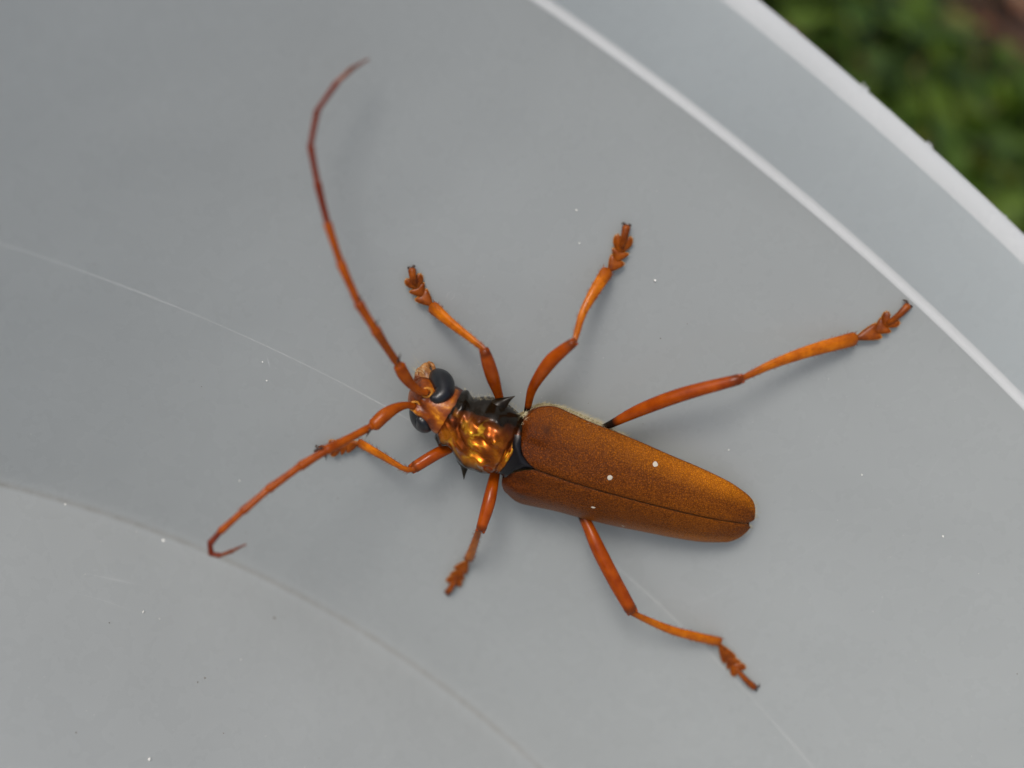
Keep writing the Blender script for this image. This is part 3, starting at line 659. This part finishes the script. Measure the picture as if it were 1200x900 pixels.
# jaws, lip and feelers of the mouth
P = catmull([(18.4, -3.6, 3.2, 1.1), (18.95, -4.4, 2.8, 1.05), (19.35, -5.0, 2.4, .9), (19.35, -5.55, 2.1, .6), (19.05, -5.9, 2.0, .25)], 5)
Geo().tube(P, 14, .75).build('mandible', M_MOUTH, head)
P = catmull([(19.0, -3.1, 2.8, 1.0), (19.6, -3.9, 2.4, .85), (19.95, -4.6, 2.1, .6), (19.85, -5.15, 2.0, .28)], 5)
Geo().tube(P, 14, .75).build('mandible', M_MOUTH, head)
P = catmull([(18.9, -3.2, 4.2, .9), (19.45, -3.75, 3.6, .95), (19.75, -4.2, 3.0, .7), (19.8, -4.5, 2.7, .4)], 5)
Geo().tube(P, 14, .6).build('labrum', M_HEAD, head)
P = catmull([(18.2, -4.6, 2.6, .22), (18.35, -5.5, 2.5, .24), (18.8, -6.05, 2.3, .27), (19.3, -6.1, 2.1, .22)], 5)
Geo().tube(P, 10, 1).build('palp', M_MOUTH, head)
G = Geo()
for _ in range(46):
    p = np.array((random.uniform(19.2, 20.6), random.uniform(-5.8, -3.6), random.uniform(2, 4))); G.hair(p, (random.uniform(.4, 1.2), random.gauss(-.3, .4), random.gauss(.2, .3)), .018)
tag(G.build('mouth_bristles', M_HAIR, head), kind='stuff')

# ---- antennae
for key, (sc, jt, sp) in ANTENNAE.items():
    P = catmull(sc, 6); G = Geo().tube(P, 16, 1.0); bsetae(G, P, 30, .35, .012)
    ant = G.build('antenna', M_ANT, BT)
    end = np.array(sc[-1][:3]); J = [np.array(j) for j in jt]
    tag(ant, 'long antenna arching up above the head' if key == 'RA' else 'hooked antenna reaching left over the front leg')
    e0 = end; d = J[0] - end
    J[0] = end + (J[1] - end) / np.linalg.norm(J[1] - end) * .75
    rad = [(.46, .60), (.46, .57), (.42, .52), (.40, .48), (.36, .43), (.32, .38), (.29, .33), (.26, .29), (.22, .25), (.20, .08)]
    # the small ball joint
    G = Geo().tube([(*end, .40), (*(end * .5 + J[0] * .5), .46), (*J[0], .42)], 12); G.build('antenna_segment', M_ANT, ant)
    for i in range(len(J) - 1):
        a, b = J[i], J[i + 1]; r0, r1 = rad[i]; L_ = np.linalg.norm(b - a)
        mid = []
        bow = np.array((0, 0, .05 * L_))
        for t in (0, .06, .3, .6, .82, .94, 1.0):
            r = r0 * (.88 if t == 0 else 1) + (r1 - r0) * (max(0, (t - .2) / .74) ** 2.2 if t < .95 else .5)
            mid.append((*(a + (b - a) * t + bow * math.sin(math.pi * t) * .3), r))
        if i == len(J) - 2: mid = [(*(a + (b - a) * t), r0 + (r1 - r0) * t) for t in (0, .2, .5, .8, 1)]
        Pm = catmull(mid, 3); G = Geo().tube(Pm, 12); bsetae(G, Pm, 34 if i < 4 else 10, .42 if i < 4 else .25, .024)
        G.build('antenna_segment', M_ANT if i < (4 if key == 'RA' else 5) else (M_ANT2 if i < 8 else M_ANT3), ant)
    for k in range(0, len(sp), 2):
        a, b = np.array(sp[k]), np.array(sp[k + 1]); b = a + (b - a) * min(1, 1.5 / np.linalg.norm(b - a))
        Geo().tube([(*a, .17), (*(a * .5 + b * .5), .11), (*b, .02)], 8, caps=False).build('antenna_spine', M_CLAW, ant)

# ---- legs
def heart(p0, p1, w, th, up, notch=.30):
    """a flat heart-shaped joint of the foot"""
    p0 = np.array(p0); p1 = np.array(p1); f = p1 - p0; L_ = np.linalg.norm(f); f = f / L_; u = np.array(up, float); u -= f * (u @ f); u /= np.linalg.norm(u); s = np.cross(u, f)
    ol = [(-.04, .22), (.15, .34), (.45, .62), (.75, .86), (1.0, 1.0), (1.16, 1.02), (1.25, .84), (1.22, .45)] if notch < 1 else [(-.04, .25), (.15, .45), (.40, .78), (.70, .98), (1.0, 1.06), (1.3, .98), (1.45, .68), (1.30, .34)]
    loop = [(a, b) for a, b in ol] + [(1.12 if notch < 1 else .82, 0)] + [(a, -b) for a, b in reversed(ol)]
    G = Geo(); n = len(loop)
    for sc, h in ((1, -.25), (1.02, .12), (.86, .62), (.55, .95)):
        for a, b in loop:
            ca = .58 + (a - .58) * sc; G.v.append(p0 + f * ca * L_ + s * b * w * .5 * sc + u * th * h); G.a.append({-.25: .6, .12: 1.0}.get(h, 0.0))
    for i in range(3):
        for k in range(n): k2 = (k + 1) % n; G.f.append((i * n + k, i * n + k2, (i + 1) * n + k2, (i + 1) * n + k))
    G.v.append(p0 + f * .6 * L_ + u * th); G.a.append(0); G.v.append(p0 + f * .6 * L_ - u * th * .3); G.a.append(0); c = len(G.v) - 2
    for k in range(n): k2 = (k + 1) % n; G.f += [(3 * n + k, 3 * n + k2, c), (k2, k, c + 1)]
    for k in range(n):   # hair pad round the edge
        a, b = loop[k]
        if a > .3:
            for _ in range(2): G.hair(p0 + f * a * L_ + s * b * w * .48, f * .15 + s * math.copysign(.22, b) * random.uniform(.4, 1), .03, 1.0)
    return G
LEGLAB = {'RF': 'front leg raised above the head', 'RM': 'middle leg pointing up', 'RH': 'long hind leg reaching right to the ledge',
          'LF': 'front leg bent under the hooked antenna', 'LM': 'short-looking middle leg pointing down', 'LH': 'hind leg bent below the wing cases'}
for key, (fe, ti, ta) in LEGS.items():
    P = catmull(fe, 6); G = Geo().tube(P, 18, .92); bsetae(G, P, 30, .25, .010, .3, 1)
    # two small lobes that hold the knee
    t = P[-1, :3] - P[-3, :3]; t /= np.linalg.norm(t); sd = np.cross(t, (0, 0, 1)); sd /= np.linalg.norm(sd); r = P[-1, 3]
    for q in (-1, 1): G.tube([(*(P[-1, :3] + sd * q * r * .62 - t * .2), r * .42), (*(P[-1, :3] + sd * q * r * .66 + t * r * .75), r * .22)], 8)
    leg = G.build('leg', M_FEMUR, BT); tag(leg, LEGLAB[key])
    kn = np.array(fe[-1][:3]); kd = np.array(ti[0][:3]) - kn
    ti = [(*(kn + kd * .15), ti[0][3] * 1.1)] + list(ti)
    P = catmull(ti, 7); G = Geo().tube(P, 16, .62); bsetae(G, P, 190, .45, .028, .3, 1.0); bsetae(G, P, 26, .6, .016, .9, 1.0)
    d = P[-1, :3] - P[-4, :3]; d /= np.linalg.norm(d); sd = np.cross(d, (0, 0, 1)); sd /= np.linalg.norm(sd)
    for q in (-1, 1): G.hair(P[-1, :3] + sd * q * P[-1, 3] * .75, d * .75 + sd * q * .25, .09)
    G.build('tibia', M_TIBIA, leg)
    T = [np.array(p) for p in ta]; up = (-.008 * ta[0][0], -.30, 1)
    heart(T[0], T[1], 1.9, .26, up).build('tarsal_segment', M_TARSUS, leg).data.set_sharp_from_angle(angle=math.radians(48))
    heart(T[1], T[2], 2.0, .26, up).build('tarsal_segment', M_TARSUS, leg).data.set_sharp_from_angle(angle=math.radians(48))
    heart(T[2], T[3], 2.15, .28, up, 1.6).build('tarsal_segment', M_TARSUS, leg).data.set_sharp_from_angle(angle=math.radians(48))
    a = T[2] * .45 + T[3] * .55 + np.array((0, 0, .28)); b = T[4] + np.array((0, 0, .15)); m_ = a * .45 + b * .55 + np.array((0, 0, .25))
    Pc = catmull([(*a, .30), (*m_, .41), (*b, .48)], 5); G = Geo().tube(Pc, 10, .85); G.a = [0.0] * len(G.v); G.build('claw_segment', M_TARSUS, leg)
    f = T[4] - T[3]; f /= np.linalg.norm(f)
    for tip in (T[5], T[6]):
        tip = b + (tip - b) * 1.0; k = b + (tip - b) * .6 + f * .25 + np.array((0, 0, .12)); Pc = catmull([(*b, .2), (*k, .16), (*tip, .03)], 5); Geo().tube(Pc, 8, caps=False).build('claw', M_CLAW, leg)
